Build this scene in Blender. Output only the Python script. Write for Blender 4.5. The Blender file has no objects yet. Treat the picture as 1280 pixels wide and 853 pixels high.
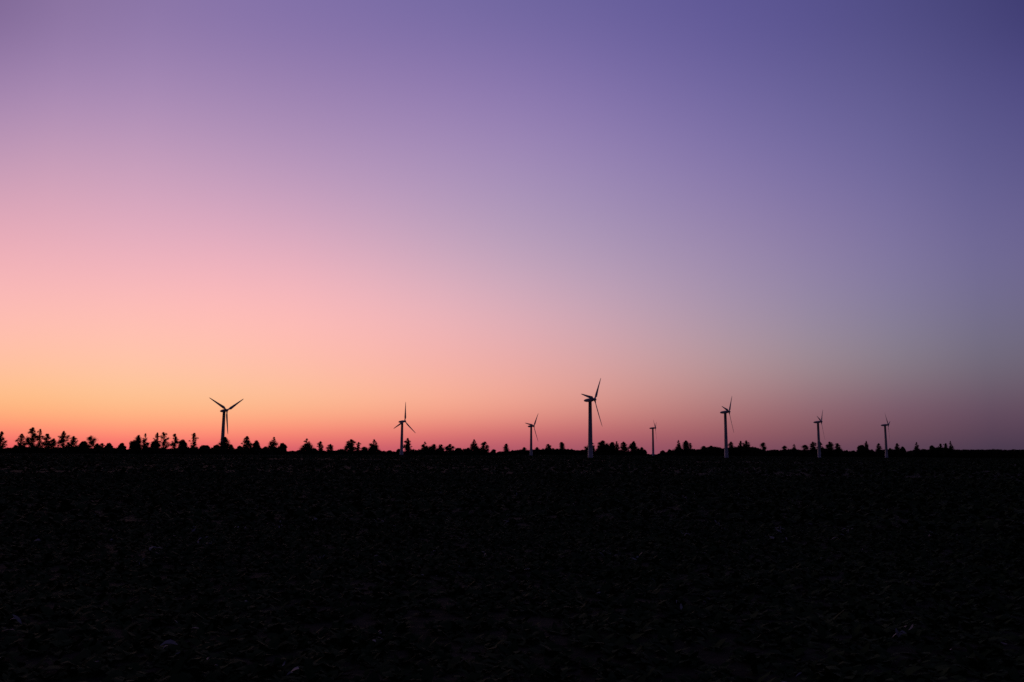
import bpy, math, random
import numpy as np
from mathutils import Vector, Matrix

S = bpy.context.scene
COL = S.collection

# ------------------------------------------------------------------ camera
PW, PH = 1280.0, 853.0            # pixel size of the photograph
F = 1033.0                        # focal length in those pixels (18 mm on a small sensor)
EYE = 1.75
PITCH, ROLL = math.radians(7.72), math.radians(0.42)
fwd = Vector((0, math.cos(PITCH), math.sin(PITCH)))
right0 = Vector((1, 0, 0)); up0 = right0.cross(fwd)
rgt = (right0 * math.cos(ROLL) + up0 * math.sin(ROLL)).normalized()
upv = rgt.cross(fwd).normalized()
cd = bpy.data.cameras.new('camera'); cam = bpy.data.objects.new('camera', cd); COL.objects.link(cam)
R = Matrix((rgt, upv, -fwd)).transposed().to_4x4()
R.translation = Vector((0, 0, EYE)); cam.matrix_world = R
cd.sensor_width = 36.0; cd.lens = 36.0 * F / PW
cd.clip_start = 0.05; cd.clip_end = 30000
S.camera = cam
S.view_settings.view_transform = 'Standard'; S.view_settings.look = 'None'
S.view_settings.exposure = 0.0; S.view_settings.gamma = 1.0
S.cycles.use_denoising = False
S.cycles.max_bounces = 4

def ray(px, py):
    return (fwd * F + rgt * (px - PW / 2) - upv * (py - PH / 2)) / F
def at(px, py, Y):
    d = ray(px, py); return Vector((0, 0, EYE)) + d * (Y / d.y)
def project(d):
    z = d.dot(fwd)
    return PW / 2 + F * d.dot(rgt) / z, PH / 2 - F * d.dot(upv) / z

# ------------------------------------------------------------------ sky: afterglow left of the view, blue dusk to the right
GX = [0, 30, 320, 640, 960, 1250, 1280]
GY = [8, 100, 200, 300, 400, 470, 520, 545, 562]
SKY = [
 [(125,102,148),(130,107,153),(131,113,168),(112,102,160),(90,84,145),(64,62,115),(59,57,110)],
 [(157,128,171),(160,131,174),(155,130,177),(136,118,173),(106,98,155),(80,76,131),(76,72,128)],
 [(195,153,181),(197,155,183),(186,152,187),(161,139,183),(126,114,166),(94,89,140),(90,85,136)],
 [(234,172,183),(233,173,185),(224,172,191),(186,159,187),(146,130,170),(108,101,146),(104,97,142)],
 [(254,188,176),(254,189,177),(254,188,182),(222,173,182),(161,143,164),(112,106,134),(107,101,129)],
 [(255,191,149),(255,193,152),(254,192,162),(236,170,160),(167,136,141),(108,96,112),(103,91,108)],
 [(254,167,119),(255,170,122),(254,173,132),(229,146,131),(154,105,111),(95,73,91),(90,70,88)],
 [(248,123,108),(251,127,110),(248,132,114),(203,108,111),(139,87,97),(83,63,82),(78,60,80)],
 [(230,93,101),(232,95,102),(222,98,106),(178,88,104),(122,74,92),(72,56,76),(69,54,74)],
]
ZENITH = (38, 36, 78)
def spline(xs, ys):
    n = len(xs); xs = np.array(xs, float); ys = np.array(ys, float)
    h = np.diff(xs); A = np.zeros((n, n)); b = np.zeros((n,) + ys.shape[1:])
    A[0, 0] = A[-1, -1] = 1
    for i in range(1, n - 1):
        A[i, i-1], A[i, i], A[i, i+1] = h[i-1], 2 * (h[i-1] + h[i]), h[i]
        b[i] = 6 * ((ys[i+1] - ys[i]) / h[i] - (ys[i] - ys[i-1]) / h[i-1])
    M = np.linalg.solve(A, b)
    def f(x):
        x = min(max(x, xs[0]), xs[-1]); i = min(int(np.searchsorted(xs, x, 'right')) - 1, n - 2)
        a, c = xs[i+1] - x, x - xs[i]; H = h[i]
        return (M[i] * a**3 + M[i+1] * c**3) / (6*H) + (ys[i]/H - M[i]*H/6) * a + (ys[i+1]/H - M[i+1]*H/6) * c
    return f
def skyfit():
    rows = [spline(GX, r) for r in SKY]
    def f(px, py):
        return np.clip(spline(GY, [r(px) for r in rows])(py), 0, 255)
    return f
def lin(c):
    c = np.asarray(c, float) / 255
    return np.where(c <= .04045, c / 12.92, ((c + .055) / 1.055) ** 2.4)

W = bpy.data.worlds.new('World'); S.world = W; W.use_nodes = True
nt = W.node_tree; N = nt.nodes; L = nt.links
for n in list(N): N.remove(n)
out = N.new('ShaderNodeOutputWorld'); bg = N.new('ShaderNodeBackground'); L.new(bg.outputs[0], out.inputs[0])
tc = N.new('ShaderNodeTexCoord'); sp = N.new('ShaderNodeSeparateXYZ'); L.new(tc.outputs['Generated'], sp.inputs[0])
def mth(op, a, b=None):
    m = N.new('ShaderNodeMath'); m.operation = op
    for i, v in enumerate((a, b)):
        if v is None: continue
        if isinstance(v, (int, float)): m.inputs[i].default_value = v
        else: L.new(v, m.inputs[i])
    return m.outputs[0]
elev = mth('MULTIPLY', mth('ARCSINE', sp.outputs['Z']), 180 / math.pi)
azim = mth('MULTIPLY', mth('ARCTAN2', sp.outputs['X'], sp.outputs['Y']), 180 / math.pi)
ELMAX = 60.0
elf = mth('SQRT', mth('MAXIMUM', mth('DIVIDE', elev, ELMAX), 0.0))     # finer steps near the horizon
def ramp(stops):
    r = N.new('ShaderNodeValToRGB'); cr = r.color_ramp; cr.interpolation = 'B_SPLINE'
    L.new(elf, r.inputs[0])
    e = cr.elements
    for i, (p, c) in enumerate(stops):
        if i == 0: el = e[0]; el.position = p
        elif i == 1: el = e[1]; el.position = p
        else: el = e.new(p)
        el.color = (*[float(v) for v in c], 1)
    return r.outputs[0]
sky_at = skyfit()
ELS = [ELMAX * (k / 31) ** 2 for k in range(32)]
def column(az):
    st = []
    for el in ELS:
        a, e = math.radians(az), math.radians(el)
        px, py = project(Vector((math.sin(a) * math.cos(e), math.cos(a) * math.cos(e), math.sin(e))))
        c = sky_at(px, py)
        if py < 0:
            k = min(1, -py / 900); k = k * k * (3 - 2 * k)
            c = c * (1 - k) + np.array(ZENITH) * k
        st.append((math.sqrt(el / ELMAX), lin(c)))
    return ramp(st)
def mixc(f, a, b):
    m = N.new('ShaderNodeMixRGB'); L.new(f, m.inputs[0]); L.new(a, m.inputs[1]); L.new(b, m.inputs[2]); return m.outputs[0]
def mapr(v, a, b, smooth=False):
    m = N.new('ShaderNodeMapRange'); m.clamp = True
    if smooth: m.interpolation_type = 'SMOOTHSTEP'
    L.new(v, m.inputs[0]); m.inputs[1].default_value = a; m.inputs[2].default_value = b
    m.inputs[3].default_value = 0; m.inputs[4].default_value = 1
    return m.outputs[0]
AZ = list(range(-35, 36, 5))
cur = column(AZ[0])
for a0, a1 in zip(AZ, AZ[1:]):
    cur = mixc(mapr(azim, a0, a1), cur, column(a1))
back = ramp([(0, lin((36, 31, 46))), (.35, lin((44, 38, 56))), (.55, lin((44, 40, 64))), (.77, lin((38, 36, 64))), (1, lin(ZENITH))])
cur = mixc(mapr(azim, 35, 80, True), cur, back)
cur = mixc(mapr(azim, -42, -85, True), cur, back)
L.new(cur, bg.inputs[0]); bg.inputs[1].default_value = 1.0

# ------------------------------------------------------------------ helpers
def tag(o, label=None, cat=None, group=None, kind=None):
    if label: o['label'] = label
    if cat: o['category'] = cat
    if group: o['group'] = group
    if kind: o['kind'] = kind
    return o
def empty(name, loc, rz=0.0):
    o = bpy.data.objects.new(name, None); COL.objects.link(o); o.location = loc; o.rotation_euler = (0, 0, rz)
    o.empty_display_size = 1; return o
def mesh(name, V, Fc, mat, parent=None, smooth=False, cols=None):
    me = bpy.data.meshes.new(name)
    if isinstance(Fc, np.ndarray):
        V = np.asarray(V, np.float32); k = Fc.shape[1]; nf = len(Fc)
        me.vertices.add(len(V)); me.vertices.foreach_set('co', V.ravel())
        me.loops.add(nf * k); me.loops.foreach_set('vertex_index', Fc.astype(np.int32).ravel())
        me.polygons.add(nf); me.polygons.foreach_set('loop_start', np.arange(0, nf * k, k, dtype=np.int32))
        me.update(calc_edges=True)
    else:
        me.from_pydata([tuple(v) for v in V], [], Fc); me.update()
    if smooth: me.polygons.foreach_set('use_smooth', [True] * len(me.polygons))
    me.materials.append(mat)
    o = bpy.data.objects.new(name, me); COL.objects.link(o)
    if parent: o.parent = parent
    return o
class MB:
    def __init__(s): s.v = []; s.f = []
    def rings(s, rings, cap=True):
        b = len(s.v); n = len(rings[0])
        for r in rings: s.v += [Vector(p) for p in r]
        for i in range(len(rings) - 1):
            for j in range(n):
                a = b + i*n + j; c = b + i*n + (j+1) % n
                s.f.append((a, c, c + n, a + n))
        if cap:
            s.f.append(tuple(b + j for j in reversed(range(n))))
            s.f.append(tuple(b + (len(rings)-1)*n + j for j in range(n)))
    def tube(s, pts, rads, n=8):
        rr = []
        for i, p in enumerate(pts):
            p = Vector(p); q = Vector(pts[min(i+1, len(pts)-1)]) - Vector(pts[max(i-1, 0)])
            q.normalize(); a = q.orthogonal().normalized()
            if abs(q.z) > .7: a = (Vector((1, 0, 0)) - q * q.x).normalized()
            b = q.cross(a)
            rr.append([p + (a*math.cos(t) + b*math.sin(t)) * rads[i] for t in (2*math.pi*k/n for k in range(n))])
        s.rings(rr)

# ------------------------------------------------------------------ materials
def mat(name, base, var=None, scale=1.0, rough=.6, spec=.3, bump=0.0, bscale=5.0, detail=6.0):
    m = bpy.data.materials.new(name); m.use_nodes = True
    t = m.node_tree; b = t.nodes['Principled BSDF']
    b.inputs['Roughness'].default_value = rough; b.inputs['Specular IOR Level'].default_value = spec
    g = t.nodes.new('ShaderNodeNewGeometry')
    if var:
        n = t.nodes.new('ShaderNodeTexNoise'); n.inputs['Scale'].default_value = scale; n.inputs['Detail'].default_value = detail
        t.links.new(g.outputs['Position'], n.inputs['Vector'])
        r = t.nodes.new('ShaderNodeValToRGB'); r.color_ramp.elements[0].position = .33; r.color_ramp.elements[1].position = .67
        r.color_ramp.elements[0].color = (*base, 1); r.color_ramp.elements[1].color = (*var, 1)
        t.links.new(n.outputs['Fac'], r.inputs[0]); t.links.new(r.outputs[0], b.inputs['Base Color'])
    else: b.inputs['Base Color'].default_value = (*base, 1)
    if bump:
        n = t.nodes.new('ShaderNodeTexNoise'); n.inputs['Scale'].default_value = bscale; n.inputs['Detail'].default_value = 8
        t.links.new(g.outputs['Position'], n.inputs['Vector'])
        bp = t.nodes.new('ShaderNodeBump'); bp.inputs['Strength'].default_value = bump; bp.inputs['Distance'].default_value = .05
        t.links.new(n.outputs['Fac'], bp.inputs['Height']); t.links.new(bp.outputs[0], b.inputs['Normal'])
    return m
M_TOWER = mat('white_tower_paint', (.44, .44, .44), (.38, .38, .37), .35, .45, .35)
M_NAC = mat('white_nacelle_paint', (.50, .50, .50), (.44, .44, .43), .8, .5, .3)
M_BLADE = mat('pale_blade_coating', (.46, .46, .47), (.41, .41, .42), .4, .5, .3)
M_SOIL = mat('dark_soil', (.018, .019, .012), (.034, .034, .022), .9, .95, .02, .6, 6)
M_LEAF = mat('crop_leaf', (.016, .034, .011), (.034, .056, .018), .35, .9, .03)
M_DRY = mat('dry_husk', (.10, .10, .085), (.30, .29, .25), 4.0, .8, .1)
M_BARK = mat('bark', (.035, .028, .022), (.06, .048, .038), 1.5, .9, .1)
M_FOL = mat('tree_foliage', (.020, .032, .014), (.038, .052, .022), .25, .8, .1)
M_FOL2 = mat('conifer_foliage', (.016, .028, .016), (.030, .042, .022), .25, .8, .1)
M_FOL3 = mat('bush_foliage', (.026, .038, .016), (.050, .062, .026), .3, .8, .1)

# ------------------------------------------------------------------ ground
def sm(a, b, x):
    t = np.clip((np.asarray(x, float) - a) / (b - a), 0, 1); return t * t * (3 - 2 * t)
def gz(x, y):
    """gentle fall of the field away from the camera, with shallow swells"""
    x = np.asarray(x, float); y = np.asarray(y, float); r = np.hypot(x, y)
    z = -1.7 * sm(120, 640, r) + .9 * sm(950, 1500, r)
    z += .10 * np.sin(x * .061 + 1.3) * np.sin(y * .047 + .4) * sm(8, 60, r)
    z += .045 * np.sin(x * .9 + np.sin(y * .7)) * np.sin(y * .83 + 1.1) * sm(2, 5, r) * (1 - sm(60, 140, r))
    return z
def ground_sheet():
    radii = [0.0] + list(np.geomspace(1.2, 9000, 210)); nA = 288
    V = [(0, 0, float(gz(0, 0)))]
    for r in radii[1:]:
        a = np.arange(nA) * 2 * math.pi / nA; x = r * np.sin(a); y = r * np.cos(a); z = gz(x, y)
        V += list(zip(x, y, z))
    Fc = [(0, 1 + (j+1) % nA, 1 + j) for j in range(nA)]
    for i in range(len(radii) - 2):
        for j in range(nA):
            a = 1 + i*nA + j; b = 1 + i*nA + (j+1) % nA
            Fc.append((a, b, b + nA, a + nA))
    o = mesh('field', V, Fc, M_SOIL, smooth=True)
    tag(o, 'dark flat farm field stretching to the horizon', 'field', kind='structure')
ground_sheet()
def g1(x, y): return float(gz(x, y))

# ------------------------------------------------------------------ crop cover and dry leaves (stuff)
rng = np.random.default_rng(7)
def wedge(n, r0, r1, half):
    r = np.sqrt(rng.uniform(r0*r0, r1*r1, n)); a = rng.uniform(-half, half, n)
    return r * np.sin(a), r * np.cos(a)
def leaves(px, py, hgt, per, ln, wd, droop=(.1, .8)):
    """arching leaves, three segments each, growing from plant positions"""
    n = len(px) * per
    X = np.repeat(px, per); Y = np.repeat(py, per); Z = gz(X, Y)
    az = rng.uniform(0, 2*math.pi, n); el = rng.uniform(.05, .85, n)
    l = rng.uniform(*ln, n) * np.repeat(rng.uniform(.7, 1.25, len(px)), per); w = l * rng.uniform(*wd, n)
    d = rng.uniform(*droop, n)
    ca, sa = np.cos(az), np.sin(az); V = np.zeros((n, 8, 3), np.float32)
    off = rng.uniform(-.05, .05, (n, 2)); tw = rng.uniform(-.6, .6, n)
    for k, (t, ww) in enumerate(((0, .25), (.35, .95), (.7, .8), (1, .08))):
        e = el - d * t * 1.6
        hx = l * t * np.cos(el - d * t * .8); hz = l * t * np.sin(el - d * t * .8)
        cx = X + off[:, 0] + ca * hx; cy = Y + off[:, 1] + sa * hx; cz = Z + np.repeat(hgt, per) * rng.uniform(.0, .5, n) * (t > 0) * .2 + hz
        for q, sg in enumerate((-1, 1)):
            V[:, k*2+q, 0] = cx - sa * sg * w * ww * .5
            V[:, k*2+q, 1] = cy + ca * sg * w * ww * .5
            V[:, k*2+q, 2] = cz + sg * tw * w * ww * .4
    base = np.arange(n)[:, None] * 8
    Fc = np.concatenate([base + np.array([[k*2, k*2+1, k*2+3, k*2+2]]) for k in range(3)])
    return V.reshape(-1, 3), Fc
def crop():
    Vs, Fs, o = [], [], 0
    for (dens, r0, r1, per, ln, wd) in ((38, 3.5, 22, 10, (.06, .17), (.3, .65)), (10, 22, 70, 7, (.16, .34), (.3, .6)), (.8, 70, 190, 6, (.3, .55), (.4, .8)), (.09, 190, 660, 5, (.5, .95), (.5, .9)), (.05, 660, 1520, 5, (.8, 1.3), (.5, .9))):
        half = .80; area = half * (r1*r1 - r0*r0); n = int(area * dens)
        x, y = wedge(n, r0, r1, half)
        keep = rng.random(n) < .8 + .65 * (np.sin(x*1.3 + np.sin(y*.9)*2) * np.sin(y*1.1 + np.cos(x*.6)*2) > -.45)
        x, y = x[keep], y[keep]
        V, Fc = leaves(x, y, np.full(len(x), .2), per, ln, wd)
        Vs.append(V); Fs.append(Fc + o); o += len(V)
    ob = mesh('crop_leaves', np.concatenate(Vs), np.concatenate(Fs), M_LEAF, smooth=True)
    tag(ob, 'low dark green crop foliage covering the field', 'crop', kind='stuff')
    # dry husks and leaf litter lying on the crop
    nc = 2600                                                    # torn husks lie in small tangles of shreds
    x, y = wedge(nc, 5.0, 36, .78)
    cl = np.sin(x*.55 + 1.0) * np.sin(y*.5 + 2) + .5 * np.sin(x*.21 - y*.17) + .03 * x
    keep = rng.random(nc) < np.clip(.34 + .35 * cl, .06, 1) * np.clip(1.75 - y / 14, .06, 1); x, y = x[keep], y[keep]
    per = rng.integers(1, 7, len(x)); x = np.repeat(x, per); y = np.repeat(y, per); n = len(x)
    big = np.repeat(rng.uniform(.45, 1.0, len(per)) ** 1.5, per)
    x = x + rng.normal(0, .07, n); y = y + rng.normal(0, .07, n)
    Z = gz(x, y) + rng.uniform(.10, .21, n)
    l = rng.uniform(.05, .19, n) * big; w = l * rng.uniform(.10, .38, n)
    az = rng.uniform(0, 2*math.pi, n); pit = rng.normal(0, .35, n); curl = rng.uniform(-.5, .9, n); rl = rng.normal(0, .5, n)
    V = np.zeros((n, 10, 3), np.float32)
    ca, sa = np.cos(az), np.sin(az)
    for k, (t, ww) in enumerate(((-.5, .2), (-.2, .9), (.1, 1), (.32, .7), (.5, .1))):
        hx = l * t * np.cos(pit); hz = l * t * np.sin(pit) - curl * l * (t*t) * 1.2
        for q, sg in enumerate((-1, 1)):
            V[:, k*2+q, 0] = x + ca*hx - sa*sg*w*ww*.5
            V[:, k*2+q, 1] = y + sa*hx + ca*sg*w*ww*.5
            V[:, k*2+q, 2] = Z + hz + sg*np.sin(rl + t)*w*ww*.5
    base = np.arange(n)[:, None] * 10
    Fc = np.concatenate([base + np.array([[k*2, k*2+1, k*2+3, k*2+2]]) for k in range(4)])
    ob = mesh('dry_leaves', V.reshape(-1, 3), Fc, M_DRY, smooth=True)
    tag(ob, 'pale dry leaves and husks scattered over the crop', 'leaf litter', kind='stuff')
crop()

# ------------------------------------------------------------------ wind turbines
ROT = 23.5                                   # rotor radius
AX = math.radians(122.6)                     # rotor axis, clockwise from straight ahead: faces right and toward the viewer
AXV = Vector((math.sin(AX), math.cos(AX), 0))
RZ = math.atan2(AXV.y, AXV.x)                # local +X = rotor axis
TILT = math.radians(5)
def blade_bm():
    """blade along +Z from the hub centre, rotor axis +X, chord along Y"""
    mb = MB(); rr = []
    secs = [(.6, 1.35, 1.3, 0), (1.8, 1.35, 1.25, 0), (3.2, 1.8, .85, 16), (4.6, 2.6, .72, 15), (7, 2.4, .6, 12), (11, 1.95, .46, 8), (15, 1.55, .34, 5), (19, 1.15, .24, 3), (22, .8, .15, 1), (23.2, .45, .08, 0), (23.5, .08, .02, 0)]
    for z, ch, th, tw in secs:
        t = math.radians(tw); ring = []
        for k in range(14):
            a = 2*math.pi*k/14
            c = math.cos(a); yy = (c * .5 + (.18 if z > 2.5 else 0) * 1) * ch
            thick = th * (.5 if z < 2.5 else .5 * (.62 + .38 * -c + .0))
            xx = math.sin(a) * max(thick, .01)
            xx += .35 * (z / ROT) ** 2                     # slight forward prebend
            ring.append((xx*math.cos(t) + yy*math.sin(t), -xx*math.sin(t) + yy*math.cos(t), z))
        rr.append(ring)
    mb.rings(rr); return mb
def loft_x(secs, n=16, sq=2.6):
    """super-ellipse rings along X: (x, half width, z bottom, z top)"""
    mb = MB(); rr = []
    for x, hw, z0, z1 in secs:
        ring = []
        for k in range(n):
            a = 2*math.pi*k/n; c, s = math.cos(a), math.sin(a)
            yy = hw * math.copysign(abs(c) ** (2/sq), c); zz = (z0+z1)/2 + (z1-z0)/2 * math.copysign(abs(s) ** (2/sq), s)
            ring.append((x, yy, zz))
        rr.append(ring)
    mb.rings(rr); return mb
BL = blade_bm(); BLADE_ME = None
def turbine(px, hub_y, Y, theta, label, yaw=0.0):
    global BLADE_ME
    H = at(px, hub_y, Y)                     # point on the tower axis at hub height
    z0 = g1(H.x, H.y) - .15
    root = empty('wind_turbine', (H.x, H.y, z0), RZ + math.radians(yaw))
    tag(root, label, 'wind turbine', 'wind turbines along the horizon')
    h = H.z - z0
    top = h - 1.25
    mb = MB(); nseg = 24
    prof = [(0, 2.0), (.25, 2.0), (.26, 1.95), (top*.25, 1.8), (top*.5, 1.64), (top*.75, 1.48), (top - .3, 1.34), (top - .29, 1.45), (top, 1.45)]
    mb.rings([[(r*math.cos(2*math.pi*k/nseg), r*math.sin(2*math.pi*k/nseg), z) for k in range(nseg)] for z, r in prof])
    mesh('tower', mb.v, mb.f, M_TOWER, root, smooth=True)
    # nacelle, boat shaped, narrow tail
    mb = loft_x([(-5.6, .25, -.1, .35), (-5.2, .75, -.6, .85), (-3.6, 1.25, -1.2, 1.3), (-1.2, 1.5, -1.5, 1.5), (1.2, 1.5, -1.5, 1.5), (2.5, 1.25, -1.2, 1.25), (3.1, .85, -.8, .8)])
    nac = mesh('nacelle', mb.v, mb.f, M_NAC, root, smooth=True)
    nac.location = (0, 0, h); nac.rotation_euler = (0, -TILT, 0)
    # rotor hub with nose cone
    mb = loft_x([(3.15, .9, -.9, .9), (3.5, 1.3, -1.3, 1.3), (4.6, 1.3, -1.3, 1.3), (5.2, 1.0, -1.0, 1.0), (5.6, .42, -.42, .42), (5.75, .08, -.08, .08)], sq=2.0)
    hub = mesh('rotor_hub', mb.v, mb.f, M_NAC, root, smooth=True)
    hub.location = (0, 0, h); hub.rotation_euler = (0, -TILT, 0)
    for k in range(3):
        if BLADE_ME is None:
            b = mesh('blade', BL.v, BL.f, M_BLADE, hub, smooth=True); BLADE_ME = b.data
        else:
            b = bpy.data.objects.new('blade', BLADE_ME); COL.objects.link(b); b.parent = hub
        b.location = (4.1, 0, 0)
        b.rotation_euler = (-math.radians(theta + 120*k), 0, 0)
    return root, H
TURB = [
 (280.2, 513.6, 809, 58, 'leftmost wind turbine, three blades spread like a Y behind the trees'),
 (502.8, 527.2, 991, 6, 'wind turbine with one blade straight up, alone between the centre and the Y-bladed one'),
 (664.0, 533.0, 1156, 38, 'shorter wind turbine just left of the tallest one, one blade pointing back left'),
 (737.6, 500.3, 668, 37, 'tallest and nearest wind turbine, thick pale tower in the middle of the row'),
 (816.0, 535.4, 1360, 63, 'smallest wind turbine, seen edge on just right of the tallest', 16),
 (906.5, 515.4, 867, 41, 'second tallest wind turbine, its pale tower base in front of dark woodland'),
 (1022.4, 527.8, 1055, 46, 'wind turbine second from the right, its tower rising before two ragged trees'),
 (1106.2, 531.6, 1170, 75, 'rightmost wind turbine, blades seen edge on in the dim purple sky'),
]
for t in TURB: turbine(*t)
TX = [t[0] for t in TURB]

# ------------------------------------------------------------------ trees
def clump_quads(P, size, rg, flat=.35):
    """one small bent leaf spray (two triangles) per point"""
    n = len(P); a = rg.normal(size=(n, 3)); a /= np.linalg.norm(a, axis=1)[:, None]
    b = rg.normal(size=(n, 3)); b -= a * (a*b).sum(1)[:, None]; b /= np.linalg.norm(b, axis=1)[:, None]
    s = (size * rg.uniform(.55, 1.35, n))[:, None]; c = np.cross(a, b)
    V = np.stack([P - a*s, P + b*s*.5 + c*s*.15, P + a*s, P - b*s*.5 + c*s*.15], 1)
    return V.reshape(-1, 3), (np.arange(n)[:, None]*4 + np.arange(4)[None])
def blob_points(blobs, rg, per_m2, soft=False):
    out = []
    for (cx, cy, cz, rx, rz, dens) in blobs:
        n = max(6, int(per_m2 * dens * (rx*rz*3.2)))
        d = rg.normal(size=(n, 3)); d /= np.linalg.norm(d, axis=1)[:, None]
        r = np.clip(np.abs(rg.normal(0, .78, n)), 0, 1.7) if soft else rg.uniform(.15, 1.0, n) ** .5
        r *= 1 + .22 * np.sin(d[:, 0]*7 + cx) * np.sin(d[:, 2]*6 + cz) 
        out.append(np.stack([cx + d[:, 0]*r*rx, cy + d[:, 1]*r*rx, cz + d[:, 2]*r*rz], 1))
    return np.concatenate(out)
def make_tree(px, topy, wpx, kind, Y, label, seed, group):
    rg = np.random.default_rng(seed); u = rg.uniform
    top = at(px, topy, Y); zb = g1(top.x, top.y); h = max(3.0, top.z - zb); mpp = Y / F
    w = wpx * mpp * (1.12 if kind in ('round', 'bush') else 1.28); r = w / 2
    root = empty({'round': 'round_tree', 'bush': 'bush', 'cone': 'conifer_tree'}.get(kind, 'tree'), (top.x, top.y, zb), u(0, 6.28))
    root.rotation_euler = (0, 0, 0)
    tag(root, label, 'bush' if kind == 'bush' else 'tree', group)
    lean = u(-.04, .04) * h; T = MB(); B = []
    def trunk_at(t): return Vector((lean * t * t, 0, h * t))
    limbs = []
    m = M_FOL
    if kind in ('ragged', 'open'):
        dn = 1.0 if kind == 'ragged' else .62
        k = int(22 + h * 1.5); t0 = .10 if kind == 'ragged' else .22
        pw = u(.8, 1.5); mx = u(.28, .5)
        for i in range(k):
            t = t0 + (1 - t0) * (i + u(0, .8)) / k
            env = r * (min(1, .55 + .45 * t / mx) if t < mx else max(.2, 1 - .8 * ((t - mx) / (1 - mx)) ** pw))
            a = u(0, 6.28); rr_ = env * u(.1, .85); br = max(.5, env * u(.16, .40))
            c = trunk_at(t) + Vector((rr_*math.cos(a), rr_*math.sin(a), rr_ * u(-.1, .5)))
            c.z = min(c.z, h - br * .9)
            B.append((c.x, c.y, c.z, br, br * u(.55, 1.1), dn)); limbs.append((max(.1, t - .1), c))
        for q in range(4):                                       # ragged leader sprays
            c = trunk_at(1) + Vector((u(-.32, .32) * r, u(-.3, .3) * r, -h * .03 * q))
            B.append((c.x, c.y, c.z - .4, max(.5, r * .18), h * .05 + .3, dn))
        for q in range(9):                                       # stray side limbs
            t = u(.25, .9); a = u(0, 6.28); br = r * u(.10, .20)
            c = trunk_at(t) + Vector((r * u(.7, 1.05) * math.cos(a) * (1.15 - .6 * t), r * math.sin(a) * .8, h * u(0, .05)))
            B.append((c.x, c.y, min(c.z, h - br), br * 1.4, br, .8)); limbs.append((max(.1, t - .08), c))
        B.append((0, 0, h*.13, r*.85, h*.14, 1.1))
    elif kind == 'thin':
        k = int(8 + h / 2)
        for i in range(k):
            t = .2 + .8 * (i + u(0, .6)) / k
            br = r * (.55 + .45 * math.sin(math.pi * (1 - t) * .9)) * u(.45, .9)
            c = trunk_at(t) + Vector((u(-.5, .5) * r, u(-.5, .5) * r, 0)); c.z = min(c.z, h - br * .8)
            B.append((c.x, c.y, c.z, br, max(br, h * .05), .9)); limbs.append((max(.1, t - .08), c))
        B.append((trunk_at(1).x, 0, h * .96, r * .25, h * .045, 1))
    elif kind == 'lolly':
        for i in range(6):
            a = u(0, 6.28); t = u(.6, .94); br = r * u(.4, .65)
            c = trunk_at(t) + Vector((r*.5*math.cos(a), r*.5*math.sin(a), 0)); c.z = min(c.z, h - br)
            B.append((c.x, c.y, c.z, br, br * .9, .9)); limbs.append((.6, c))
        for i in range(6):
            t = u(.2, .6); c = trunk_at(t) + Vector((u(-.5, .5) * r, u(-.5, .5) * r, 0)); B.append((c.x, c.y, c.z, r*.4, r*.4, .7)); limbs.append((t-.08, c))
        B.append((0, 0, h*.12, r*.7, h*.13, .8))
    elif kind == 'cone':
        m = M_FOL2; k = int(6 + h / 2)
        for i in range(k):
            t = .1 + .9 * i / k; env = r * (1.08 - t) ** .8
            for j in range(4 if t < .7 else 2):
                a = u(0, 6.28); rr_ = env * u(.3, .95); br = max(.65, env * u(.3, .5))
                c = trunk_at(t) + Vector((rr_*math.cos(a), rr_*math.sin(a), u(-.3, .3)))
                B.append((c.x, c.y, min(c.z, h - br*.8), br, br * u(.5, .9), .9)); limbs.append((t, c))
        B.append((trunk_at(1).x, 0, h * .93, max(.6, r * .2), h * .075, 1.2))
    else:                                                        # round, bush
        m = M_FOL3
        for i in range(14 if kind == 'round' else 9):
            a = u(0, 6.28); t = u(.28, .8); env = r * math.sqrt(max(.05, 1 - ((t - .3) / .72) ** 2))
            br = r * u(.3, .5); rr_ = max(0, env - br * .9) * u(.3, 1)
            c = Vector((rr_*math.cos(a), rr_*math.sin(a), h*t)); bz = min(br * .9, h * .3); c.z = min(c.z, h - bz)
            B.append((c.x, c.y, c.z, br, bz, 1.5)); limbs.append((.25, c))
        B.append((0, 0, h*.4, r*.75, h*.42, 1.6)); B.append((0, 0, h*.75, r*.4, h*.24, 1.6))
    n = 6; ts = [0, .03, .3, .6, .85, .97]
    r0 = max(.14, h * .018)
    tp = .55 if kind in ('round', 'bush') else 1
    T.tube([trunk_at(t * tp) - Vector((0, 0, .3 if i == 0 else 0)) for i, t in enumerate(ts)], [r0*1.5, r0*1.1, r0*.85, r0*.6, r0*.35, r0*.15], n)
    for t, c in limbs:
        p = trunk_at(min(t, .9) * (tp if tp < 1 else 1)); q = p.lerp(c, .5) + Vector((0, 0, -.05 * (c - p).length))
        if (c - p).length > .5: T.tube([p, q, c], [r0*.35, r0*.25, r0*.1], 4)
    mesh('trunk', T.v, T.f, M_BARK, root)
    P = blob_points(B, rg, 105 / max(.6, mpp) ** .5, kind not in ('round', 'bush'))
    LP = []                                                      # leaves strung along the limbs
    for t, c in limbs:
        p = trunk_at(min(t, .9) * (tp if tp < 1 else 1)); n_ = int(3 + (c - p).length * 4)
        f = rg.uniform(.25, 1.15, n_)[:, None]
        LP.append(np.array(p) + (np.array(c) - np.array(p)) * f + rg.normal(0, .22 + .06 * (c - p).length, (n_, 3)))
    P = np.concatenate([P] + LP)
    hi = P[:, 2] > h * .985                                      # fold stray sprays back under the tip, narrow the tip
    P[hi, 2] = h * .985 - np.abs(rg.normal(0, .13 * h, hi.sum()))
    P = P[P[:, 2] > .15]
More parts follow.
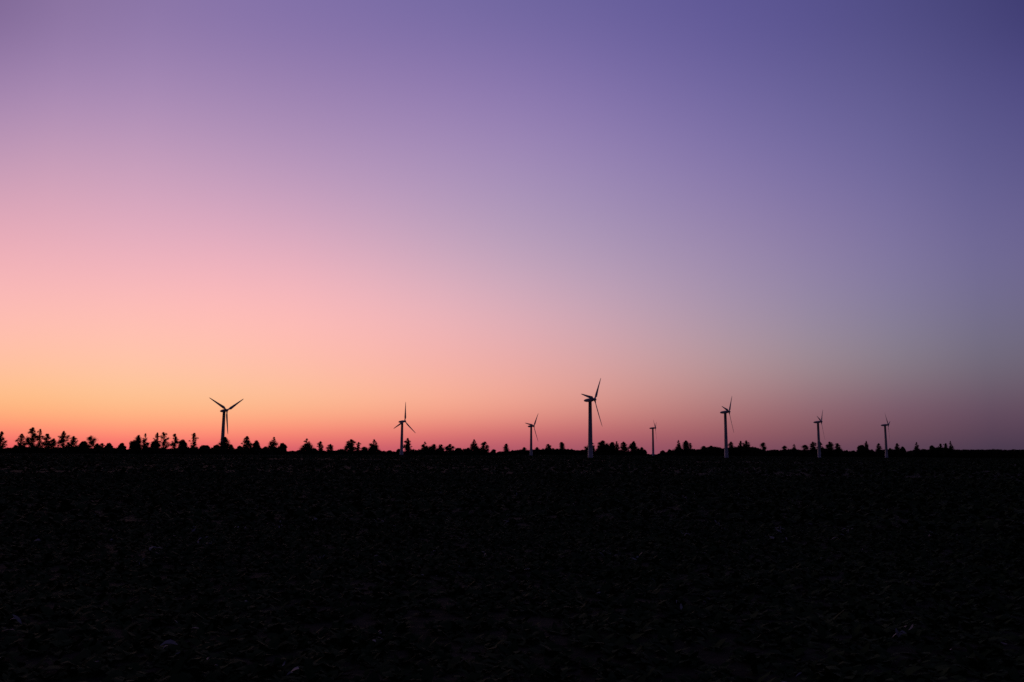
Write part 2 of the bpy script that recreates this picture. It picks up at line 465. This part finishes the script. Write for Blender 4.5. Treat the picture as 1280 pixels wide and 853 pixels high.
    if kind not in ('round', 'bush'):
        tap = np.clip(.30 + (h - P[:, 2]) / (.26 * h), 0, 1)
        P[:, 0] = lean + (P[:, 0] - lean) * tap; P[:, 1] *= tap
    V, Fc = clump_quads(P, .23 * mpp ** .5, rg)
    mesh('crown', V, Fc, m, root)
    return root

# px, top y, width px, kind, look
TREES = [
 (2,539,11,'ragged'),(19.5,556,8,'bush'),(27,542,11,'open'),(42,534,14,'ragged'),(50,536,8,'open'),(58.5,542,13,'ragged'),
 (68,548,6,'thin'),(80.5,538.5,12,'ragged'),(92,545,12,'ragged'),(105,551,15,'bush'),(115,544,9,'lolly'),(121.5,554,9,'bush'),
 (128,554,9,'ragged'),(136.5,553.5,10,'bush'),(152.5,553.5,11,'round'),(169,550,15,'round'),(173,543.5,7,'thin'),(182.5,541.5,11,'cone'),
 (194.5,550,13,'round'),(196.5,540.5,8,'ragged'),(206,540,12,'open'),(219.5,542,9,'ragged'),(229,549,14,'round'),
 (243.5,541,10,'ragged'),(255.5,556.5,15,'round'),(271.5,555.5,11,'round'),(280.5,546,13,'ragged'),(289,555.5,10,'round'),(300,557,10,'round'),
 (309.5,545,12,'ragged'),(321,550,12,'round'),(332,558,10,'bush'),(342,546,14,'cone'),(353,553.5,13,'round'),(368,566,9,'bush'),
 (384,548,14,'cone'),(392.5,560,10,'bush'),(401,551.5,8,'ragged'),(413,555,8,'ragged'),(425,563.5,9,'bush'),
 (438.5,549,12,'ragged'),(447.5,552.5,8,'ragged'),(455.5,558.5,6,'thin'),(467,549,13,'cone'),(474,563,8,'bush'),(486.5,563,8,'bush'),
 (498,561,7,'bush'),(509.5,547.5,10,'ragged'),(519.5,564,6,'bush'),(531.5,552,11,'cone'),(537.5,558,5,'thin'),(542.5,555,5,'thin'),
 (551.5,555.5,10,'ragged'),(562.5,555,10,'ragged'),(573,560,12,'round'),(585,559.5,9,'bush'),(593.5,549,12,'cone'),
 (605.5,552,10,'ragged'),(617,561.5,7,'bush'),(633,554.5,5,'thin'),(655,559,4,'thin'),(671,559,4,'thin'),
 (686,555,8,'ragged'),(702.5,552.5,5,'thin'),(737.5,552.5,11,'ragged'),(753.5,550.5,11,'ragged'),(766,552.5,6,'thin'),(770.8,551.5,6,'open'),
 (780,552,9,'ragged'),(791.5,551.5,11,'ragged'),(797.5,561,8,'round'),(802,559,4,'thin'),(805.5,562,7,'round'),(828,563,7,'bush'),
 (836.5,561.5,6,'bush'),(848,550,9,'cone'),(858,550.5,6,'thin'),(863,553.5,6,'open'),(880,557.5,6,'thin'),(888.5,557,11,'round'),
 (913.5,552,8,'ragged'),(925.5,551,7,'ragged'),(933,550.5,9,'open'),(954,553,6,'lolly'),(980.5,557,5,'lolly'),(992.5,555,8,'cone'),
 (1006,556,6,'lolly'),(1016.5,552,9,'ragged'),(1024.5,552,7,'ragged'),(1028.5,559,7,'round'),(1037.5,552,9,'open'),(1046.5,554,9,'ragged'),
 (1058.5,562.5,6,'round'),(1067,563,7,'round'),(1077.5,556,15,'round'),(1083.5,551,3.5,'thin'),(1090,561.5,6,'bush'),(1098,554,7,'open'),
 (1112.5,560,8,'round'),(1121,554,8,'ragged'),(1128,558,9,'round'),(1145.5,552.5,9,'cone'),(1154,561,9,'round'),(1165,556.5,10,'round'),
 (1175,554.5,7,'ragged'),(1182,554,7,'ragged'),(1188,551,7,'cone'),
]
LOOK = {'ragged': ('ragged dark tree', 'ragged trees on the horizon'), 'open': ('sparse see-through tree', 'sparse trees on the horizon'),
        'thin': ('thin spindly tree', 'thin trees on the horizon'), 'lolly': ('tufted bare-stemmed tree', 'tufted trees on the horizon'),
        'cone': ('dark pointed conifer', 'conifers on the horizon'), 'round': ('dense rounded dark tree', 'rounded trees on the horizon'),
        'bush': ('low dark bush', 'bushes on the horizon')}
ANCH = ['the Y-bladed leftmost wind turbine', 'the turbine with an upright blade', 'the shorter turbine beside the tallest', 'the tallest wind turbine',
        'the smallest wind turbine', 'the second tallest wind turbine', 'the second turbine from the right', 'the rightmost wind turbine']
ORD = ['nearest', 'second', 'third', 'fourth', 'fifth', 'sixth', 'seventh', 'eighth', 'ninth', 'tenth', 'eleventh', 'twelfth']
def tree_labels():
    cnt = {}; lab = [None] * len(TREES)
    near = [min(range(8), key=lambda k: abs(TX[k] - t[0])) for t in TREES]
    order = sorted(range(len(TREES)), key=lambda i: abs(TREES[i][0] - TX[near[i]]))
    for i in order:
        side = 'left' if TREES[i][0] < TX[near[i]] else 'right'
        key = (TREES[i][3], near[i], side); c = cnt.get(key, 0); cnt[key] = c + 1
        look = LOOK[TREES[i][3]][0]
        lab[i] = f'{look}, {ORD[c]} {side} of {ANCH[near[i]]}'
    return lab
def depth(px):
    pts = [(0, 740), (300, 765), (350, 850), (450, 1080), (620, 1150), (680, 1420), (1280, 1480)]
    return float(np.interp(px, [p[0] for p in pts], [p[1] for p in pts]))
rnd = random.Random(3)
for i, (t, lb) in enumerate(zip(TREES, tree_labels())):
    make_tree(t[0], t[1], t[2], t[3], depth(t[0]) + rnd.uniform(-14, 22), lb, 100 + i, LOOK[t[3]][1])

# ------------------------------------------------------------------ low hedge and far woodland: one mass
def woods():
    rg = np.random.default_rng(55); B = []
    tops = [(0,560),(60,560.5),(130,560),(150,561.5),(160,562),(240,560),(300,561),(330,560.5),(365,564.5),(380,563.5),(430,563.5),(470,564.5),(520,565),(560,563.5),(600,565),
            (620,566),(628,564.5),(640,563.5),(650,562),(660,563),(672,562),(690,560.5),(700,561.5),(712,561.5),(720,563),(730,562.3),(745,564.5),(752,556),(760,556.5),(768,561),(780,564),(800,565),(812,568.3),(820,568.3),
            (828,566),(840,562.8),(852,561),(866,562),(878,561.5),(884,559),(895,558.5),(903,560.5),(915,559.3),(925,558.5),(936,558),(944,559.6),(952,561.5),(958,563.5),(966,562.5),(975,562.5),(990,561.5),(1000,563),
            (1012,562.5),(1030,560.5),(1040,562.5),(1056,563.5),(1070,564.5),(1085,561.5),(1094,564.5),(1104,562),(1120,562.5),(1134,564.5),(1144,563),(1160,562),(1175,559),(1190,561.5),(1200,562.3),(1215,562),(1230,562.8),(1243,561.6),(1256,562.4),(1270,562),(1280,562.6),(1330,562)]
    xs = [p[0] for p in tops]; ys = [p[1] for p in tops]
    x = -60.0
    while x < 1340:
        Y = depth(x) + (30 if x > 640 else 0) + rg.uniform(-20, 25); mpp = Y / F
        ty = float(np.interp(x, xs, ys)) + rg.normal(0, .55 if x < 650 else .3) - (rg.random() < .16) * rg.uniform(.5, 3.0) * (x < 650)
        p = at(x, ty, Y); zb = g1(p.x, p.y); h = max(1.2, p.z - zb)
        r = max(1.6, min(5.5, h * .55)); 
        B.append((p.x, p.y, zb + h - min(r*.8, h*.5), r, min(r*.8, h*.5), 1.5))
        z = h - r * 1.2
        while z > r * .4:
            B.append((p.x + rg.uniform(-1, 1), p.y + rg.uniform(-1, 3), zb + z*.8, r, r*.9, 1.3)); z -= r * 1.1
        B.append((p.x, p.y, zb + h*.22, r*1.1, h*.25, 1.5))
        x += r / mpp * .75
    P = blob_points(B, rg, 15)
    V, Fc = clump_quads(P, .62, rg)
    o = mesh('far_woodland', V, Fc, M_FOL3)
    tag(o, 'dark mass of hedge and woodland along the horizon', 'woodland', kind='stuff')
woods()
